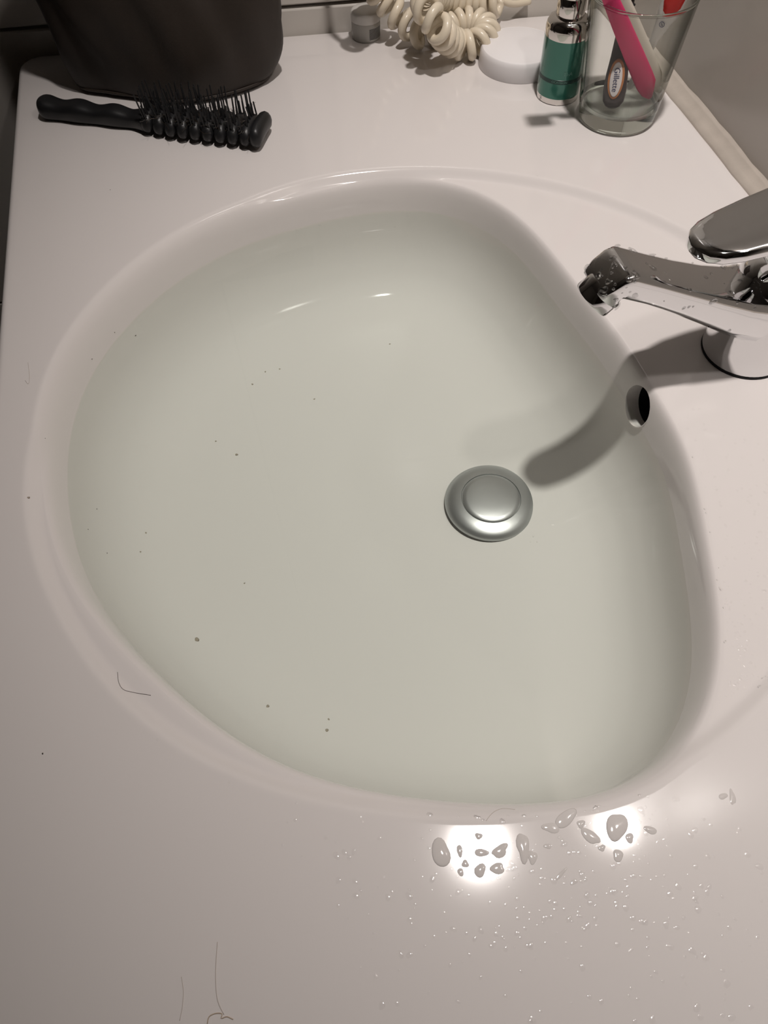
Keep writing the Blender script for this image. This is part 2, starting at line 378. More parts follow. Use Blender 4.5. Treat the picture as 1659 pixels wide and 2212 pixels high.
for a, b, hy in ((y0, ym - .0015, ym - .05), (ym + .0015, y1, ym + .05)):
    d = cbox('door', (x0 - .017, a, .085), (x0 - .001, b, HB - .0445), CAB)
    hd = tube('handle', [Vector((x0 - .017, hy, .55)), Vector((x0 - .042, hy, .55)), Vector((x0 - .046, hy, .556)), Vector((x0 - .046, hy, .664)), Vector((x0 - .042, hy, .67)), Vector((x0 - .017, hy, .67))], .0045, CHROME, d, 10)

# ------------------------------------------------------------------ tap
FB = Vector((.2995, .3085)); fz = float(zdeck([tuple(FB)])[0])
fa = thing('basin_tap', (FB.x, FB.y, fz), 'chrome single-lever basin tap covered in water drops', 'tap', rz=math.radians(180 + 3))
# local axes of the tap: +x towards the bowl, z up
lathe('gasket', [(0, 0), (.0264, 0), (.0267, .0005), (.0264, .0018), (0, .0018)], BLACKRUB, fa, 56)
lathe('body', [(0, .0018), (.0262, .0018), (.0265, .003), (.0258, .012), (.0248, .030), (.0246, .046), (.0238, .056), (.0215, .064), (.017, .0695), (.009, .0725), (0, .073)], CHROME, fa, 64, angle=70)
def spout_sec(u, z, dirdeg, hw, tt, bb):
    """cross-section across the spout path: flat top, rounded flanks and belly"""
    a = math.radians(dirdeg); nx, nz = -math.sin(a), math.cos(a); s = []
    for (pv, pn) in [(-1, .78), (-.93, .96), (-.80, 1.0), (-.4, 1.03), (0, 1.04), (.4, 1.03), (.80, 1.0), (.93, .96), (1, .78), (1.0, .3), (.97, -.2), (.88, -.6), (.66, -.88), (.35, -.98), (0, -1.0), (-.35, -.98), (-.66, -.88), (-.88, -.6), (-.97, -.2), (-1.0, .3)]:
        h = pn * (tt if pn > 0 else bb); s.append(Vector((u + nx * h, pv * hw, z + nz * h)))
    return s
S = [(-.012, .036, 10, .0235, .016, .020), (.012, .040, 15, .0225, .0150, .0175), (.030, .0465, 21, .0198, .0128, .0140), (.050, .0560, 24, .0172, .0112, .0112), (.072, .0670, 24, .0155, .0100, .0090), (.092, .0768, 23, .0146, .0098, .0076),
     (.1085, .0843, 22, .0142, .0104, .0072), (.1108, .0848, 16, .0141, .0106, .0080), (.1130, .0840, 0, .0140, .0096, .0100), (.1150, .0810, -32, .0134, .0088, .0100), (.1166, .0780, -44, .0126, .0092, .0100), (.1172, .0764, -46, .0118, .0090, .0098)]
sp = loft('spout', [spout_sec(*s) for s in S], CHROME, fa, angle=50)
ae = lathe('aerator', [(0, -.004), (.0112, -.004), (.0117, -.003), (.0117, .0055), (.0112, .0066), (.0098, .0068), (.0094, .0056), (0, .0052)], CHROME, fa, 40)
ae.matrix_parent_inverse = Matrix(); ae.location = (.1172, 0, .0764); ae.rotation_euler = (0, math.radians(90 + 46), 0)
lv = []
LZ = .006
for (u, z, hw, ht) in [(-.0625, .1172, .0020, .0012), (-.0615, .1169, .0080, .0026), (-.058, .1160, .0150, .0034), (-.053, .1145, .0190, .0040), (-.034, .1090, .0215, .0048), (-.015, .1040, .0220, .0055), (.008, .0985, .0222, .0055), (.030, .0940, .0212, .0050), (.048, .0908, .0190, .0046), (.058, .0892, .0160, .0044), (.0645, .0884, .0118, .0040), (.068, .0880, .0065, .0034), (.0692, .0878, .0015, .0020)]:
    lv.append([Vector((u, hw * math.copysign(abs(math.cos(a)) ** .45, math.cos(a)), z + LZ + ht * math.copysign(abs(math.sin(a)) ** .6, math.sin(a)))) for a in np.linspace(0, 2 * math.pi, 28, endpoint=False)])
loft('lever', lv, CHROME, fa, angle=60)
lathe('lever_neck', [(0, .066), (.0175, .066), (.0172, .075), (.0165, .090), (.0175, .1040), (0, .106)], CHROME, fa, 40, loc=(-.004, 0, 0))

# ------------------------------------------------------------------ brown bag standing at the far end
BAGM, N, L = nt('brown_bag_fabric'); b = N['Principled BSDF']
b.inputs['Base Color'].default_value = (.020, .0118, .0065, 1); b.inputs['Roughness'].default_value = .62; b.inputs['Sheen Weight'].default_value = .03
tc = N.new('ShaderNodeTexCoord'); mp = N.new('ShaderNodeMapping'); ck = N.new('ShaderNodeTexBrick'); ck.inputs['Scale'].default_value = 520; ck.inputs['Mortar Size'].default_value = .06
ck.inputs['Color1'].default_value = ck.inputs['Color2'].default_value = (1, 1, 1, 1); ck.inputs['Mortar'].default_value = (0, 0, 0, 1); ck.offset = 0
mp.inputs['Rotation'].default_value = (math.pi / 2, 0, 0)
bp = N.new('ShaderNodeBump'); bp.inputs['Strength'].default_value = .6; bp.inputs['Distance'].default_value = .0004
L.new(tc.outputs['Object'], mp.inputs[0]); L.new(mp.outputs[0], ck.inputs['Vector']); L.new(ck.outputs['Fac'], bp.inputs['Height']); L.new(bp.outputs[0], b.inputs['Normal'])
bg = thing('fabric_bag', (-.03, .74, 0), 'dark brown fabric toiletry bag standing beside the black hairbrush', 'bag')
BO = Vector((-.03, .74, 0))
def bag_section(z, xl, xr, yf, bulge):
    """outline of the bag at height z: wide belly towards the camera, flat back"""
    q = [(xl, yf + .040), (xl + .026, yf + .020), (xl + .045, yf + .010), ((xl + xr) / 2, yf - bulge), (xr - .035, yf - .004 - bulge * .4), (xr, yf + .010),
         (xr + .006, yf + .045), (xr - .004, yf + .078), ((xl + xr) / 2, yf + .084), (xl + .014, yf + .088)]
    return [Vector((p[0], p[1], z)) - BO for p in spline([(a, c, 0) for a, c in q], 72, True)]
SEC = [(.0010, -.113, .040, .699, .006), (.004, -.1185, .0445, .6955, .009), (.012, -.121, .051, .6945, .010), (.033, -.1235, .0585, .694, .011), (.066, -.1300, .0635, .696, .010), (.095, -.138, .066, .701, .007)]
secs = [bag_section(*s) for s in SEC]
for k, z in enumerate((.125, .15, .168, .176)):           # gathered top
    q = (k + 1) / 4; s0 = bag_section(z, -.138 - .01 * q, .066 - .004 * q, .703, .005)
    secs.append([Vector((p.x, (p.y) * (1 - q * .93) + .008 * q, p.z)) for p in s0])
fine = []
for k in range(72):
    fine.append(spline([s[k] for s in secs], 40))
rs = random.Random(3); ph = [rs.uniform(0, 6.3) for _ in range(8)]
def wr_(k, i): a = k / 72 * 2 * math.pi; h = i / 39; return (.0020 * math.sin(7 * a + 6 * h + ph[0]) + .0020 * math.sin(4 * a - 11 * h + ph[1]) + .0013 * math.sin(15 * a + 13 * h + ph[2])) * min(1, h * 5)
bsec = [[Vector(fine[k][i]) + Vector((fine[k][i][0], fine[k][i][1], 0)).normalized() * wr_(k, i) for k in range(72)] for i in range(40)]
loft('bag_body', bsec, BAGM, bg)
tube('bottom_piping', [p + Vector((0, 0, .0006)) for p in bag_section(.0042, -.1188, .0450, .6950, .0092)] + [bag_section(.0042, -.1188, .0450, .6950, .0092)[0] + Vector((0, 0, .0006))], .0013, BAGM, bg, 6)
tube('zip', [Vector((x, .0092 + .001 * math.sin(x * 90), .1765)) for x in np.linspace(-.115, .088, 24)], .0025, BLACKPL, bg, 6)

# ------------------------------------------------------------------ vent hairbrush
hA, hB = at(93, 250, .0), at(578, 306, 0.); hd_ = hB - hA; LB = hd_.length
hb = thing('hairbrush', hA, 'black plastic vent hairbrush lying with its bristles upward', 'hairbrush', rz=math.atan2(hd_.y, hd_.x))
secs = []
HL = LB * .49
for t in np.linspace(0, 1, 44):
    x = t * HL; rnd = math.sqrt(max(0., 1 - (1 - min(1, t / .10)) ** 2)) * .9 + .1
    bump = .0013 * math.cos(2 * math.pi * (t * 3.1 - .18)) * (1 if t < .86 else (1 - t) / .14)
    hw = (.0098 - .0018 * t + bump * .5) * rnd; zt = (.0160 - .0020 * t + bump) ; ht = zt / 2 * (.55 + .45 * rnd)
    if t > .84: hw += .004 * ((t - .84) / .16) ** 2
    secs.append([Vector((x, hw * math.copysign(abs(math.cos(a)) ** .75, math.cos(a)), zt / 2 + ht * math.copysign(abs(math.sin(a)) ** .75, math.sin(a)))) for a in np.linspace(0, 2 * math.pi, 24, endpoint=False)])
loft('handle', secs, BLACKPL, hb)
NR = 9; H0, H1 = HL - .002, LB
def bar(sx, hx, hyl, z0, z1, arch):
    """curved cross rib of the brush head: rounded knuckle ends, arched over the vent"""
    ss = []
    for q in np.linspace(-1, 1, 17):
        k = (1 - abs(q) ** 6) ** .5 if abs(q) < 1 else 0.; k = .25 + .75 * k; zc = (z0 + z1) / 2 + arch * (1 - q * q)
        ss.append([Vector((sx + hx * k * math.cos(a), hyl * q, zc + (z1 - z0) / 2 * k * math.sin(a))) for a in np.linspace(0, 2 * math.pi, 12, endpoint=False)])
    return ss
step = (H1 - .008 - H0) / NR
ribs = []
rib0 = None
for k in range(NR):
    x = H0 + step * (k + .5); ss = bar(0, step * .50, .0172, .0008, .0135, .0045)
    if rib0 is None: r_ = loft('rib', ss, BLACKPL, hb); rib0 = r_
    else: r_ = rib0.copy(); COL.objects.link(r_); r_.parent = hb
    r_.location = (x, 0, 0); r_.scale.y = .80 + .20 * min(1, k / 2.5); ribs.append((x, r_.scale.y))
loft('head_tip', bar(H1 - .0045, .0058, .0180, .0010, .0175, .002), BLACKPL, hb)
for sy in (-.0085, 0, .0085):
    loft('rail', [[Vector((x, sy * (1 if x > H0 + .01 else .6) + .0021 * math.cos(a), .0075 + .0025 * math.sin(a) + .003)) for a in np.linspace(0, 2 * math.pi, 8, endpoint=False)] for x in np.linspace(H0 - .006, H1 - .004, 8)], BLACKPL, hb)
pin = {}
def pinmesh(h, r=.00075):
    if h not in pin:
        o = lathe('bristle', [(0, 0), (r, 0), (r * .9, h - .0004), (r * .6, h), (0, h)], BLACKPL, None, 6); pin[h] = o.data; bpy.data.objects.remove(o)
    return pin[h]
rs = random.Random(5)
for x, sc_ in ribs:
    for j in range(7):
        y = (-1 + 2 * j / 6) * .0128 * sc_
        for h, dx, q in ((.0205, -.0014, 1), (.0115, .0018, 1)):
            if rs.random() < .10: continue
            o = link('bristle', pinmesh(h), None, hb, False)
            o.location = (x + dx + rs.uniform(-.0006, .0006), y + rs.uniform(-.0008, .0008), .0115 + .0045 * (1 - (y / .017) ** 2))
            o.rotation_euler = (-y * 5 + rs.gauss(0, .05), rs.gauss(-.05, .07), 0)
HAIRM = mat('tangled_brown_hair', (.045, .030, .018), .45)
bm = bmesh.new()
for k in range(150):
    x = rs.uniform(H0 + .01, H1 - .006); y = rs.uniform(-.014, .014); a = rs.uniform(0, 6.3); l = rs.uniform(.006, .016); cv = rs.uniform(-2.5, 2.5)
    P = [Vector((x, y, rs.uniform(.013, .0185)))]
    for q in range(7): a += cv / 7; P.append(P[-1] + Vector((math.cos(a) * l / 7, math.sin(a) * l / 7, rs.uniform(-.0006, .0006))))
    for p, q in zip(P, P[1:]):
        n_ = Vector((-(q - p).y, (q - p).x, 0)).normalized() * .00011; u_ = Vector((0, 0, .00011))
        vs = [bm.verts.new(c) for c in (p + n_, p - n_, p + u_, q + n_, q - n_, q + u_)]
        bm.faces.new((vs[0], vs[1], vs[4], vs[3])); bm.faces.new((vs[1], vs[2], vs[5], vs[4])); bm.faces.new((vs[2], vs[0], vs[3], vs[5]))
me = bpy.data.meshes.new('caught_hair'); bm.to_mesh(me); bm.free()
tag(link('caught_hair', me, HAIRM, hb, False), 'brown hair caught between the bristles', kind='stuff')

# ------------------------------------------------------------------ small jar by the far wall
FROST = mat('frosted_plastic', (.46, .445, .415), .4, noise=.05, nscale=150)
LIDM = mat('white_lid_plastic', (.60, .58, .55), .35)
PRINT = mat('dark_print', (.05, .05, .05), .7)
jr = thing('cream_jar', (.1455, .7625, 0), 'small pale round cosmetic jar standing in the shade beside the coiled cord', 'jar')
lathe('jar_body', [(0, 0), (.0124, 0), (.0130, .0006), (.0133, .002), (.0134, .0150), (.0130, .0158), (0, .0158)], FROST, jr, 48)
lathe('lid', [(0, .0158), (.0136, .0158), (.0138, .0166), (.0138, .0218), (.0132, .0236), (.0115, .0247), (.006, .0253), (0, .0254)], LIDM, jr, 48)
secs = []
v, f = [], []
for k in range(9):
    z = .0030 + k * .00105
    for j in range(7):
        a = math.radians(-88 + j * 10); 
        for dz in (0, .0005): v.append((.01355 * math.cos(a), .01355 * math.sin(a), z + dz))
    o_ = k * 14
    for j in range(6): f.append((o_ + 2 * j, o_ + 2 * j + 2, o_ + 2 * j + 3, o_ + 2 * j + 1))
pydata('printed_lines', v, f, PRINT, jr, False)

# ------------------------------------------------------------------ coiled cord
CORD = mat('cream_cord', (.72, .635, .50), .28, noise=.05, nscale=60, coat=.15)
way = [at(1080, 8, .020), at(1055, 6, .020), at(1020, 3, .021), at(985, 0, .026), at(950, -6, .036), at(926, -4, .048), at(918, 12, .052), at(927, 30, .049), at(938, 46, .045), at(950, 64, .038), at(964, 82, .026),
       at(984, 94, .0155), at(1006, 98, .0137), at(1029, 94, .0137), at(1046, 82, .0137), at(1051, 65, .0137), at(1037, 52, .0137), at(1014, 47, .0137), at(988, 49, .0137), at(960, 58, .0137), at(932, 70, .0137), at(912, 74, .0145),
       at(895, 64, .0165), at(877, 50, .0195), at(860, 34, .0245), at(842, 14, .0310), at(824, -8, .0390), at(802, -36, .0520), at(770, -75, .0760)]
ax = spline(way, 900); T, U, V_ = frames(ax)
s = np.r_[0, np.cumsum(np.linalg.norm(np.diff(ax, axis=0), axis=1))]
turns = np.cumsum(np.r_[0, np.diff(s) / np.interp(s[1:], [0, s[-1] * .66, s[-1] * .76, s[-1]], [.0102, .0102, .0132, .0135])]) * 2 * math.pi
RC_ = .0090
hel = [ax[i] + RC_ * (math.cos(turns[i]) * U[i] + math.sin(turns[i]) * V_[i]) for i in range(len(ax))]
cd = thing('coiled_cord', (ax[0][0], ax[0][1], 0), 'cream coiled appliance cord looped on the deck by the white lid', 'cord')
hel = [Vector(p) - cd.location for p in hel]
tube('coil', hel, .0040, CORD, cd, 9)
e0 = hel[0]; tube('plain_lead', spline([e0, e0 + Vector((.006, -.002, -.003)), e0 + Vector((.016, .001, -.006)), e0 + Vector((.030, .004, -.0065))], 16), .0030, CORD, cd, 8)
e1 = hel[-1]; wall_p = Vector((.115, yfar(.115) - .0005, .17)) - cd.location
tube('plain_lead', spline([e1, e1 + Vector((-.006, .004, .012)), wall_p + Vector((.006, -.03, -.01)), wall_p], 20), .0030, CORD, cd, 8)

# ------------------------------------------------------------------ white lid (puck)
PUCK = mat('white_matt_plastic', (.80, .775, .775), .55, noise=.01)
PK = Vector((.2672, .6795, 0))
pk = thing('round_lid', PK, 'flat white round lid lying beside the green bottle', 'lid')
lathe('rim_wall', [(.0335, .0), (.0352, .0), (.0355, .0006), (.0346, .0120), (.0336, .0154), (.0328, .0160), (.0320, .0156), (.0320, .010), (.0335, .0)], PUCK, pk, 80, angle=60)
lathe('top_disc', [(0, .0145), (.0322, .0145), (.0326, .0159), (.0318, .0163), (0, .0164)], PUCK, pk, 80)

# ------------------------------------------------------------------ green serum bottle
GREENG = mat('green_label', (.035, .17, .125), .16, metal=.35, noise=.05, nscale=30, coat=.6)
SILV = mat('mirror_silver', (.70, .67, .64), .07, metal=1)
BANDM = mat('dark_green_band', (.012, .045, .038), .3)
PALETXT = mat('pale_green_print', (.16, .33, .27), .4)
CLEARP = clear('clear_bottle_shell', (.93, .95, .94), 1.45, .01)
BP = Vector((.2830, .6210, 0)); RBt = .0176
bo = thing('serum_bottle', BP, 'green and silver serum bottle standing between the white lid and the glass', 'bottle')
lathe('shell_base', [(0, 0), (.0168, 0), (RBt, .0008), (RBt, .0052), (0, .0052)], SILV, bo, 64)
lathe('green_sleeve', [(0, .0052), (RBt + .0001, .0052), (RBt + .0001, .0500), (0, .0500)], GREENG, bo, 64)
lathe('dark_band', [(RBt + .0001, .0178), (RBt + .00022, .0179), (RBt + .00022, .0210), (RBt + .0001, .0211)], BANDM, bo, 64)
lathe('silver_shoulder', [(0, .0500), (RBt, .0500), (RBt, .0555), (.0170, .0590), (.0155, .0617), (.0130, .0634), (.0112, .0640), (0, .0640)], SILV, bo, 64, angle=60)
cp = lathe('pump_cap', [(0, .0640), (.0110, .0640), (.0112, .0646), (.0112, .0770), (.0108, .0776), (.0108, .0784), (.0112, .0790), (.0112, .0960), (.0104, .0985), (0, .0990)], SILV, bo, 56, angle=40)
def wrap_text(body, size, z, ang0, radius, m, parent, flip=False):
    me = text_mesh(body, size)
    for vtx in me.vertices:
        a = ang0 + vtx.co.x / radius; zz = z + vtx.co.y; vtx.co = (radius * math.cos(a), radius * math.sin(a), zz)
    return link('lettering', me, m, parent, False)
view = math.atan2(-BP.y, -BP.x)
wrap_text('CICAVISION', .0024, .0194, view + .02, RBt + .0004, PALETXT, bo)
wrap_text('TI-A', .0042, .0262, view + .36, RBt + .0004, PALETXT, bo)
wrap_text('2', .0042, .0028, view - .85, RBt + .0004, PRINT, bo)

# ------------------------------------------------------------------ drinking glass
GLW = clear('thin_glass_wall', (.965, .97, .965), 1.34, .005, gloss=(.95, .95, .95))
# seen edge-on the wall is a longer way through the glass: its tint deepens
_N, _L = GLW.node_tree.nodes, GLW.node_tree.links
_r = _N.new('ShaderNodeValToRGB'); _r.color_ramp.elements[0].position = .35; _r.color_ramp.elements[0].color = (.96, .965, .955, 1); _r.color_ramp.elements[1].position = 1.; _r.color_ramp.elements[1].color = (.32, .33, .30, 1)
_w = _N.new('ShaderNodeLayerWeight'); _w.inputs[0].default_value = .5
_L.new(_w.outputs['Facing'], _r.inputs[0]); _L.new(_r.outputs[0], [n for n in _N if n.type == 'BSDF_TRANSPARENT'][0].inputs[0])
GLB = glassmat('thick_glass_base', (.93, .95, .93), 0., 1.48)
GP = Vector((.3185, .5765, 0)); GH = .0945
def gr(z): return .0310 + .0088 * (z / GH)
gl = thing('drinking_glass', GP, 'clear glass tumbler with a thick base holding toothbrushes and a razor', 'glass')
lathe('glass_wall', [(gr(.0145) , .0145), (gr(.05), .05), (gr(GH), GH - .0016), (gr(GH) - .0014, GH - .0016), (gr(.05) - .0021, .05), (gr(.016) - .0025, .0165), (gr(.0145) - .0038, .0146)], GLW, gl, 72, angle=60)
lathe('glass_rim', [(gr(GH) - .0007 + .0010 * math.cos(a), GH + .0010 * math.sin(a)) for a in np.linspace(0, 2 * math.pi, 13)], GLB, gl, 72, angle=80)
lathe('glass_base', [(0, .0006), (.022, .0004), (.0275, 0), (.0300, .0012), (.0311, .0040), (gr(.0143), .0143), (.0255, .0143), (.018, .0132), (0, .0126)], GLB, gl, 72, angle=60)

# things standing in the glass
def stick_frame(p0, p1, face):
    """local frame with z along the stick and y turned towards a facing direction"""
    z = (p1 - p0).normalized(); y = Vector(face) - z * Vector(face).dot(z); y.normalize(); x = y.cross(z)
    return Matrix([[x[i], y[i], z[i], p0[i]] for i in range(3)] + [[0, 0, 0, 1]])
def stick(name, p0, p1, face, label, cat, group=None):
    o = thing(name, (0, 0, 0), label, cat, group); o.matrix_world = stick_frame(p0, p1, face); return o
def ell(z, hx, hy, cx=0, cy=0, n=20, e=.8): return [Vector((cx + hx * math.copysign(abs(math.cos(a)) ** e, math.cos(a)), cy + hy * math.copysign(abs(math.sin(a)) ** e, math.sin(a)), z)) for a in np.linspace(0, 2 * math.pi, n, endpoint=False)]
TOCAM = Vector((-.45, -.75, .45))
PINK = mat('pink_rubber', (.62, .035, .14), .45); CREAM = mat('ivory_plastic', (.62, .57, .49), .35); RED = mat('red_plastic', (.62, .012, .008), .3)
WHITEP = mat('white_plastic', (.78, .76, .74), .35); NYLON = mat('white_nylon', (.75, .75, .78), .6)
def brush_head(parent, z0, l, m, colour):
    loft('brush_head', [ell(z0 + l * q, .0058 * math.sqrt(max(.02, 1 - (2 * q - 1) ** 4)), .0024) for q in np.linspace(0, 1, 12)], m, parent)
    v = None
    for i in range(9):
        for j in range(3):
            if v is None: v = lathe('bristle_tuft', [(0, 0), (.0010, 0), (.0012, .010), (0, .0103)], colour, parent, 8); o = v
            else: o = v.copy(); COL.objects.link(o); o.parent = parent
            o.location = ((j - 1) * .0032, .0022, z0 + l * (.10 + .1 * i)); o.rotation_euler = (math.radians(-90), 0, 0)
p0 = at(1410, 203, .0175); p1 = at(1324, -4, .0980)
tb = stick('toothbrush', p0, p1, TOCAM, 'pink and ivory toothbrush leaning in the glass beside the razor', 'toothbrush')
prof = [(0, .0018, .0014), (.006, .0052, .0024), (.014, .0078, .0032), (.024, .0080, .0034), (.045, .0076, .0034), (.080, .0066, .0034), (.105, .0054, .0032), (.125, .0034, .0028), (.148, .0028, .0025)]
loft('ivory_handle', [ell(z, hx, hy, -.0040, -.0006) for z, hx, hy in prof], CREAM, tb)
loft('pink_grip', [ell(z, hx * .98, hy * .8, .0016 + (.0012 if z < .01 else 0), .0018) for z, hx, hy in prof[:-1]], PINK, tb)
brush_head(tb, .147, .026, CREAM, NYLON)
p0 = at(1322, 233, .0150); p1 = at(1357, 0, .0850)
rz_ = stick('razor', p0, p1, TOCAM, 'dark razor with an oval badge on its handle standing in the glass', 'razor')
RAZ = mat('dark_razor_handle', (.030, .020, .022), .32, coat=.3); ORG = mat('copper_orange', (.42, .16, .055), .4); BADGE = mat('badge_white', (.66, .62, .62), .4); NAVY = mat('navy_print', (.02, .025, .09), .5)
loft('handle', [ell(z, hx, hy) for z, hx, hy in [(0, .0030, .0024), (.0015, .0058, .0040), (.005, .0082, .0050), (.012, .0090, .0054), (.024, .0084, .0054), (.036, .0068, .0050), (.050, .0055, .0046), (.070, .0048, .0042), (.095, .0044, .0040), (.118, .0040, .0036)]], RAZ, rz_)
g0 = None
for k in range(9):
    if g0 is None: g0 = lathe('grip_ring', [(.0044, -.0010), (.0056, -.0006), (.0058, 0), (.0056, .0006), (.0044, .0010)], BLACKRUB, rz_, 20); o = g0
    else: o = g0.copy(); COL.objects.link(o); o.parent = rz_
    o.location = (0, 0, .066 + .0042 * k)
def oval(name, hx, hz, y0, y1, z, m, parent): return loft(name, [[Vector((hx * k * math.cos(a), y, z + hz * k * math.sin(a))) for a in np.linspace(0, 2 * math.pi, 32, endpoint=False)] for y, k in ((y0, 1), (y1, 1), (y1 + .0002, .93))], m, parent)
oval('badge_border', .0062, .0142, .0040, .0056, .0215, ORG, rz_)
bd = oval('badge', .0046, .0122, .0050, .0062, .0212, BADGE, rz_)
me = text_mesh('Gillette', .0062)
for vtx in me.vertices: vtx.co = (-vtx.co.y * 1.0, .0066, .0212 - vtx.co.x * .92)
link('lettering', me, NAVY, bd, False)
loft('cartridge', [[Vector((sx * .020, .002 + y, .122 + z)) for y, z in ((-.004, -.002), (.006, -.003), (.0075, .003), (.004, .007), (-.004, .006))] for sx in (-1, -.9, .9, 1)], BLACKPL, rz_)
p0 = at(1358, 192, .0160); p1 = at(1440, 34, .0780)
rt = stick('toothbrush', p0, p1, TOCAM, 'red and white toothbrush standing against the far side of the glass', 'toothbrush')
LR = (p1 - p0).length
loft('white_handle', [ell(z, hx, hy) for z, hx, hy in [(0, .001, .001), (.002, .0024, .0020), (.03, .0028, .0024), (LR * .72, .0036, .0028), (LR * .95, .0062, .0036), (LR * 1.06, .0085, .0042), (LR * 1.4, .0082, .0042), (LR * 1.75, .004, .003), (LR * 1.9, .003, .0026)]], WHITEP, rt)
loft('red_grip', [ell(z, hx, hy, 0, .0006) for z, hx, hy in [(LR * 1.04, .0016, .0040), (LR * 1.07, .0054, .0044), (LR * 1.16, .0074, .0048), (LR * 1.38, .0074, .0048), (LR * 1.55, .0050, .0040), (LR * 1.62, .0014, .0030)]], RED, rt)
me_ = tube('ring_emblem', [Vector((.0019 * math.cos(a), .0042, LR * .93 + .0019 * math.sin(a))) for a in np.linspace(0, 2 * math.pi, 25)], .00022, NAVY, rt, 5)
tube('emblem_bar', [Vector((-.0008, .0042, LR * .93 - .0009)), Vector((.0008, .0042, LR * .93 + .0009))], .0002, NAVY, rt, 5)
brush_head(rt, LR * 1.89, .026, WHITEP, NYLON)

# ------------------------------------------------------------------ drops, hairs, specks
def zs(x, y): return float(zdeck([(x, y)])[0])
def blob(bm, c, rx, ry, h, rot, seed, n=14, rings=4):
    r_ = random.Random(seed); p1_, p2_ = r_.uniform(0, 6.3), r_.uniform(0, 6.3); k1 = r_.uniform(.06, .20); k2 = r_.uniform(.05, .17)
    ring_ = []; ca, sa = math.cos(rot), math.sin(rot)
    for i in range(rings):
        q = math.cos(i / rings * math.pi / 2); z = h * math.sin(i / rings * math.pi / 2); row = []
        for k in range(n):
            a = 2 * math.pi * k / n; w_ = 1 + k1 * math.cos(2 * a + p1_) + k2 * math.cos(3 * a + p2_)
            x, y = rx * w_ * q * math.cos(a), ry * w_ * q * math.sin(a)
            row.append(bm.verts.new((c[0] + ca * x - sa * y, c[1] + sa * x + ca * y, c[2] + z)))
        ring_.append(row)
    top = bm.verts.new((c[0], c[1], c[2] + h))
    for A, B in zip(ring_, ring_[1:]):
        for k in range(n): bm.faces.new((A[k], A[(k + 1) % n], B[(k + 1) % n], B[k]))
    for k in range(n): bm.faces.new((ring_[-1][k], ring_[-1][(k + 1) % n], top))
    bm.faces.new(ring_[0][::-1])
DROPG = mat('drop_on_glaze', (.635, .60, .58), .05, spec=.22)       # opaque: the dull look of glaze through a drop is put into the colour
PXM = HCAM / FPX                                   # metres per pixel on the deck straight below
big = [(1332, 1786, 20, 26, .5), (1275, 1806, 11, 20, 2.6), (1222, 1768, 26, 12, -.4), (1190, 1788, 18, 9, .2), (1040, 1842, 15, 7, .1), (1080, 1838, 20, 9, -.2), (993, 1838, 6, 11, 0), (952, 1842, 20, 22, .3), (1034, 1806, 8, 6, 0), (1005, 1866, 8, 6, 0),
       (1037, 1880, 12, 11, .6), (1074, 1876, 17, 8, 0), (995, 1884, 7, 6, 0), (1130, 1830, 13, 24, .35), (1150, 1852, 9, 12, .5), (1212, 1888, 16, 4, -.5), (1240, 1905, 10, 4, -.4), (1335, 1848, 12, 9, .4), (1405, 1793, 13, 7, .4), (1360, 1810, 9, 8, 0), (1300, 1832, 7, 6, 0), (1183, 1828, 8, 5, 0), (1582, 1722, 6, 15, .3), (1562, 1720, 9, 6, 0), (1255, 1780, 9, 7, 0)]
for i, (x, y, rx, ry, rot) in enumerate(big):
    p = at(x, y); z = zs(p.x, p.y); p = at(x, y, z); bm = bmesh.new()
    blob(bm, (0, 0, 0), rx * PXM, ry * PXM * 1.15, min(rx, ry) * PXM * .17, -rot, i, 20, 5)
    me = bpy.data.meshes.new('water_drop'); bm.to_mesh(me); bm.free()
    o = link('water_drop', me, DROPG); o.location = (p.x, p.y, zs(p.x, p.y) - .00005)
    own = {0: 'largest oval water drop, inside the smaller bright lamp reflection on the rim', 7: 'round water drop at the edge of the larger bright lamp reflection', 13: 'tall curved water drop between the two bright lamp reflections',
           22: 'upright slender water drop on the rim away from the lamp reflections', 2: 'long slanted water drop against the bowl edge between the lamp reflections', 15: 'thin slanted streak of water below the lamp reflections', 18: 'flat water drop just beyond the smaller lamp reflection, away from the other drops'}
    tag(o, own.get(i, 'small flat water drop in the clusters around the bright lamp reflections'), 'water drop', None if i in own else 'small water drops around the lamp reflections')
rs = random.Random(11); bm = bmesh.new()
def sprinkle(x, y, r):
    p = at(x, y); p = at(x, y, zs(p.x, p.y))
    blob(bm, (p.x, p.y, zs(p.x, p.y) - .00003), r * rs.uniform(.8, 1.25), r * rs.uniform(.8, 1.25), r * rs.uniform(.13, .24), rs.uniform(0, 6), rs.random(), 10, 4)
for k in range(330):
    while True:
        x, y = rs.uniform(600, 1655), rs.uniform(1690, 2210)
        lim = 1760 if x < 1250 else 1760 - (x - 1250) * .42
        if y < lim: continue
        dens = math.exp(-((x - 1180) / 330) ** 2 - ((y - 1880) / 190) ** 2) + .14
        if x < 560 + (y - 1700) * .5: continue
        if rs.random() < dens: break
    sprinkle(x, y, rs.choice((.0006, .0008, .0010, .0014)))
for k in range(110):
    y = rs.uniform(890, 1600); x = rs.uniform(1480 if y < 1000 else 1565, 1655)
    if y > 1500 and x > 1640 - (y - 1500): continue
    sprinkle(x, y, rs.choice((.0005, .0007, .0010)))
for k in range(26): sprinkle(1595 + rs.gauss(0, 14), rs.uniform(1330, 1480), rs.choice((.0005, .0007, .0009)))
for k in range(40): y = rs.uniform(900, 1450); sprinkle(np.interp(y, [900, 1000, 1150, 1300, 1450], [1440, 1476, 1510, 1530, 1525]) + rs.gauss(0, 8), y, rs.choice((.0005, .0007, .0009)))
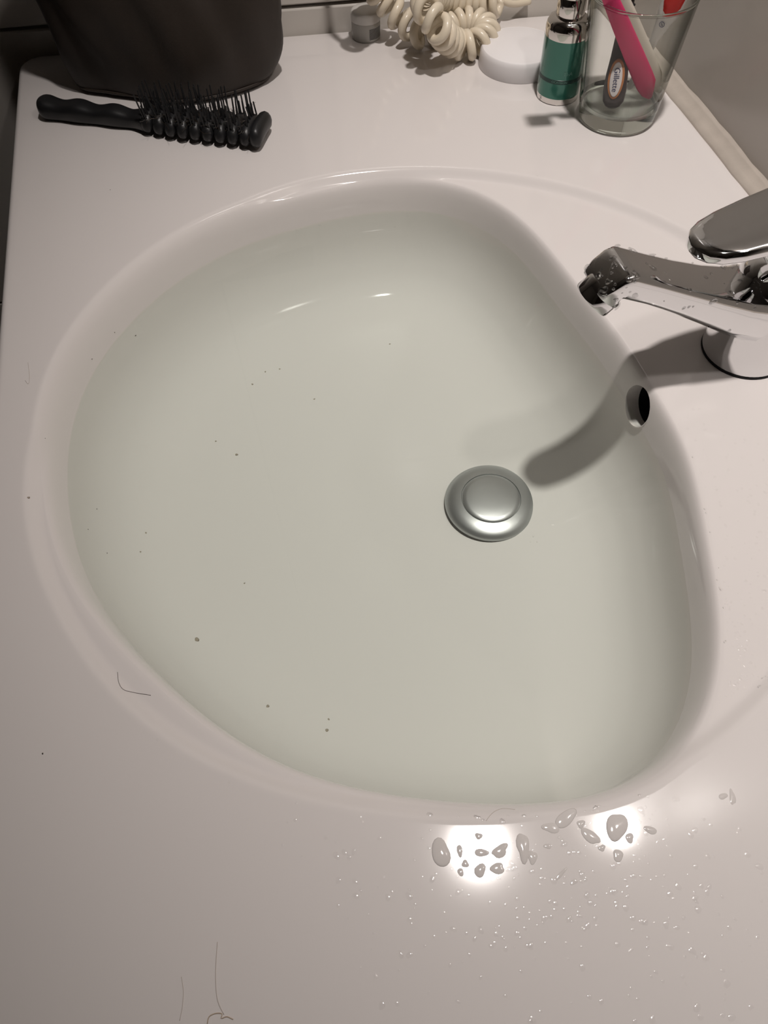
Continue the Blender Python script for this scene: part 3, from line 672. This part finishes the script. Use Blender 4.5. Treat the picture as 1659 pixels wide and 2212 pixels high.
for k in range(26): sprinkle(rs.uniform(1130, 1340), rs.uniform(520, 700), .0004) if rs.random() < .4 else sprinkle(1330 + rs.gauss(0, 14), 740 + rs.gauss(0, 18), .0005)
for cx_, cy_ in ((1040, 1838), (1325, 1782)):
    for k in range(130): sprinkle(cx_ + rs.gauss(0, 44), max(cy_ - 30, cy_ + 8 + rs.gauss(0, 26)), rs.choice((.0003, .0004, .0005)))
for x, y in ((340, 1598), (75, 814), (495, 1690), (640, 1735), (1297, 372), (1160, 380), (610, 1825)): sprinkle(x, y, .0007)
me = bpy.data.meshes.new('water_spray'); bm.to_mesh(me); bm.free()
tag(link('water_spray', me, DROP), 'fine spray of tiny water droplets over the wet white deck', 'water drops', kind='stuff')
# drops clinging to the tap
bm = bmesh.new(); rs = random.Random(21); fa.rotation_euler.z; bpy.context.view_layer.update()
cs = math.cos(fa.rotation_euler.z); sn = math.sin(fa.rotation_euler.z)
sd = sp.data
cand = [p for p in sd.polygons if p.normal.z > -.35 and p.center.x > .01]
for k in range(120):
    p = rs.choice(cand); vs = [sd.vertices[i].co for i in p.vertices]; a, b_ = rs.random(), rs.random()
    if len(vs) != 4: continue
    c = vs[0].lerp(vs[1], a).lerp(vs[3].lerp(vs[2], a), b_); r = rs.choice((.0005, .0007, .0009, .0012, .0016, .0020)); nv = len(bm.verts)
    blob(bm, (0, 0, 0), r, r * rs.uniform(.8, 1.3), r * .55, rs.uniform(0, 6), rs.random(), 10, 3); bm.verts.ensure_lookup_table()
    q = p.normal.to_track_quat('Z', 'Y')
    for vv in bm.verts[nv:]: vv.co = q @ vv.co + c
me = bpy.data.meshes.new('clinging_drops'); bm.to_mesh(me); bm.free()
DROPM = clear('tap_drop_water', (.90, .90, .90), 1.45, .02, extra=.05)
tag(link('clinging_drops', me, DROPM, fa), 'water drops beaded on the chrome', kind='stuff')
# tiny domes on the water; the far-edge ones are added to give sparkles
for i, (x, y, r) in enumerate([(640, 497, .0007), (650, 494, .0006), (661, 492, .0005), (690, 486, .0012), (880, 466, .0012), (886, 460, .0010), (853, 490, .0009), (968, 500, .0008), (1152, 1158, .0007), (1146, 1170, .0005), (1160, 1170, .0005)]):
    p = at(x, y, ZW); bm = bmesh.new(); blob(bm, (0, 0, 0), r, r, r * .7, 0, i, 12, 4)
    me = bpy.data.meshes.new('water_bead'); bm.to_mesh(me); bm.free()
    o = link('water_bead', me, DROP); o.location = (p.x, p.y, ZW - .0001)
    far_ = y < 600
    tag(o, 'tiny clear dome added as a sparkle on the water along the curved bowl edge' if far_ else 'tiny bubble floating on the water above the drain plug', 'bubble', 'added sparkles along the bowl edge' if far_ else 'bubbles above the drain plug')
# stray hairs
HB1 = mat('stray_brown_hair', (.06, .04, .03), .5); HB2 = mat('pale_brown_hair', (.50, .44, .40), .5); HB3 = mat('light_brown_hair', (.50, .40, .31), .5)
def hair(px, m, r, label):
    P = []
    for x, y in px: p = at(x, y); p = at(x, y, zs(p.x, p.y)); P.append(Vector((p.x, p.y, 0)))
    P = spline(P, 26); P = [Vector((p[0], p[1], zs(p[0], p[1]) + r)) for p in P]; o_ = P[0].copy()
    o = tube('stray_hair', [p - o_ for p in P], r, m, None, 5); o.location = o_
    tag(o, label, 'hair')
hair([(254, 1452), (256, 1472), (266, 1489), (290, 1496), (326, 1502)], HB1, .00012, 'short dark hair bent into a hook on the rim of the bowl')
hair([(470, 2035), (467, 2075), (466, 2115), (470, 2160), (484, 2192)], HB2, .00016, 'long faint straight hair lying on the shaded white deck')
hair([(448, 2211), (452, 2196), (466, 2189), (480, 2190), (478, 2200), (490, 2196), (504, 2202)], HB3, .00022, 'light brown looped hair at the end of the straight hair')
hair([(124, 896), (116, 904), (114, 920), (122, 938)], HB2, .00012, 'tiny curved hair stuck on the bowl wall above the water')
hair([(392, 2110), (396, 2140), (394, 2175), (388, 2205)], HB2, .00012, 'very faint curved hair beside the long straight hair')
hair([(1050, 1773), (1065, 1755), (1085, 1746), (1113, 1748)], HB2, .00010, 'faint arched hair on the rim above the bright lamp reflections')
SPK = mat('dark_grit', (.05, .04, .03), .8); SPK2 = mat('brown_sediment', (.36, .31, .25), .9)
def speck(x, y, rpx, m, label, group, under=False, rot=0, el=1.):
    p = at(x, y)
    for _ in range(6): p = at(x, y, zs(p.x, p.y))
    bm = bmesh.new(); r = rpx * (HCAM - p.z) / FPX; blob(bm, (0, 0, 0), r * el, r / el, r * .5, rot, x, 9, 2)
    me = bpy.data.meshes.new('grit_speck'); bm.to_mesh(me); bm.free()
    o = link('grit_speck', me, m); o.location = (p.x, p.y, zs(p.x, p.y)); tag(o, label, 'speck', group)
for x, y, r, el in ((256, 630, 2.6, 1.5), (223, 659, 1.8, 1.2), (174, 723, 2.0, 1.3), (134, 972, 2.0, 1), (124, 1039, 1.8, 1), (95, 943, 1.3, 1), (151, 1066, 1.8, 1)): speck(x, y, r, SPK, 'tiny dark speck of grit on the dry bowl wall', 'grit on the bowl wall', rot=.6, el=el)
speck(61, 1075, 4, SPK2, 'small brownish smudge on the outer rim of the bowl', None, el=1.4)
speck(92, 1628, 2, SPK, 'single dark speck on the shaded white deck', None)
speck(238, 410, 1.6, SPK, 'single dark speck on the deck below the hairbrush', None)
for x, y, r in ((315, 1151, 2.6), (706, 1578, 4), (511, 982, 4), (545, 830, 3), (573, 803, 2.6), (604, 797, 2.5), (679, 862, 2.5), (466, 953, 2.5), (425, 1382, 6), (303, 1192, 2.4), (578, 1526, 4), (710, 1554, 2.5), (842, 743, 2.5), (528, 1260, 2.2)): speck(x, y, r, SPK2, 'small brown grain of sediment on the bowl floor under water', 'sediment under water')
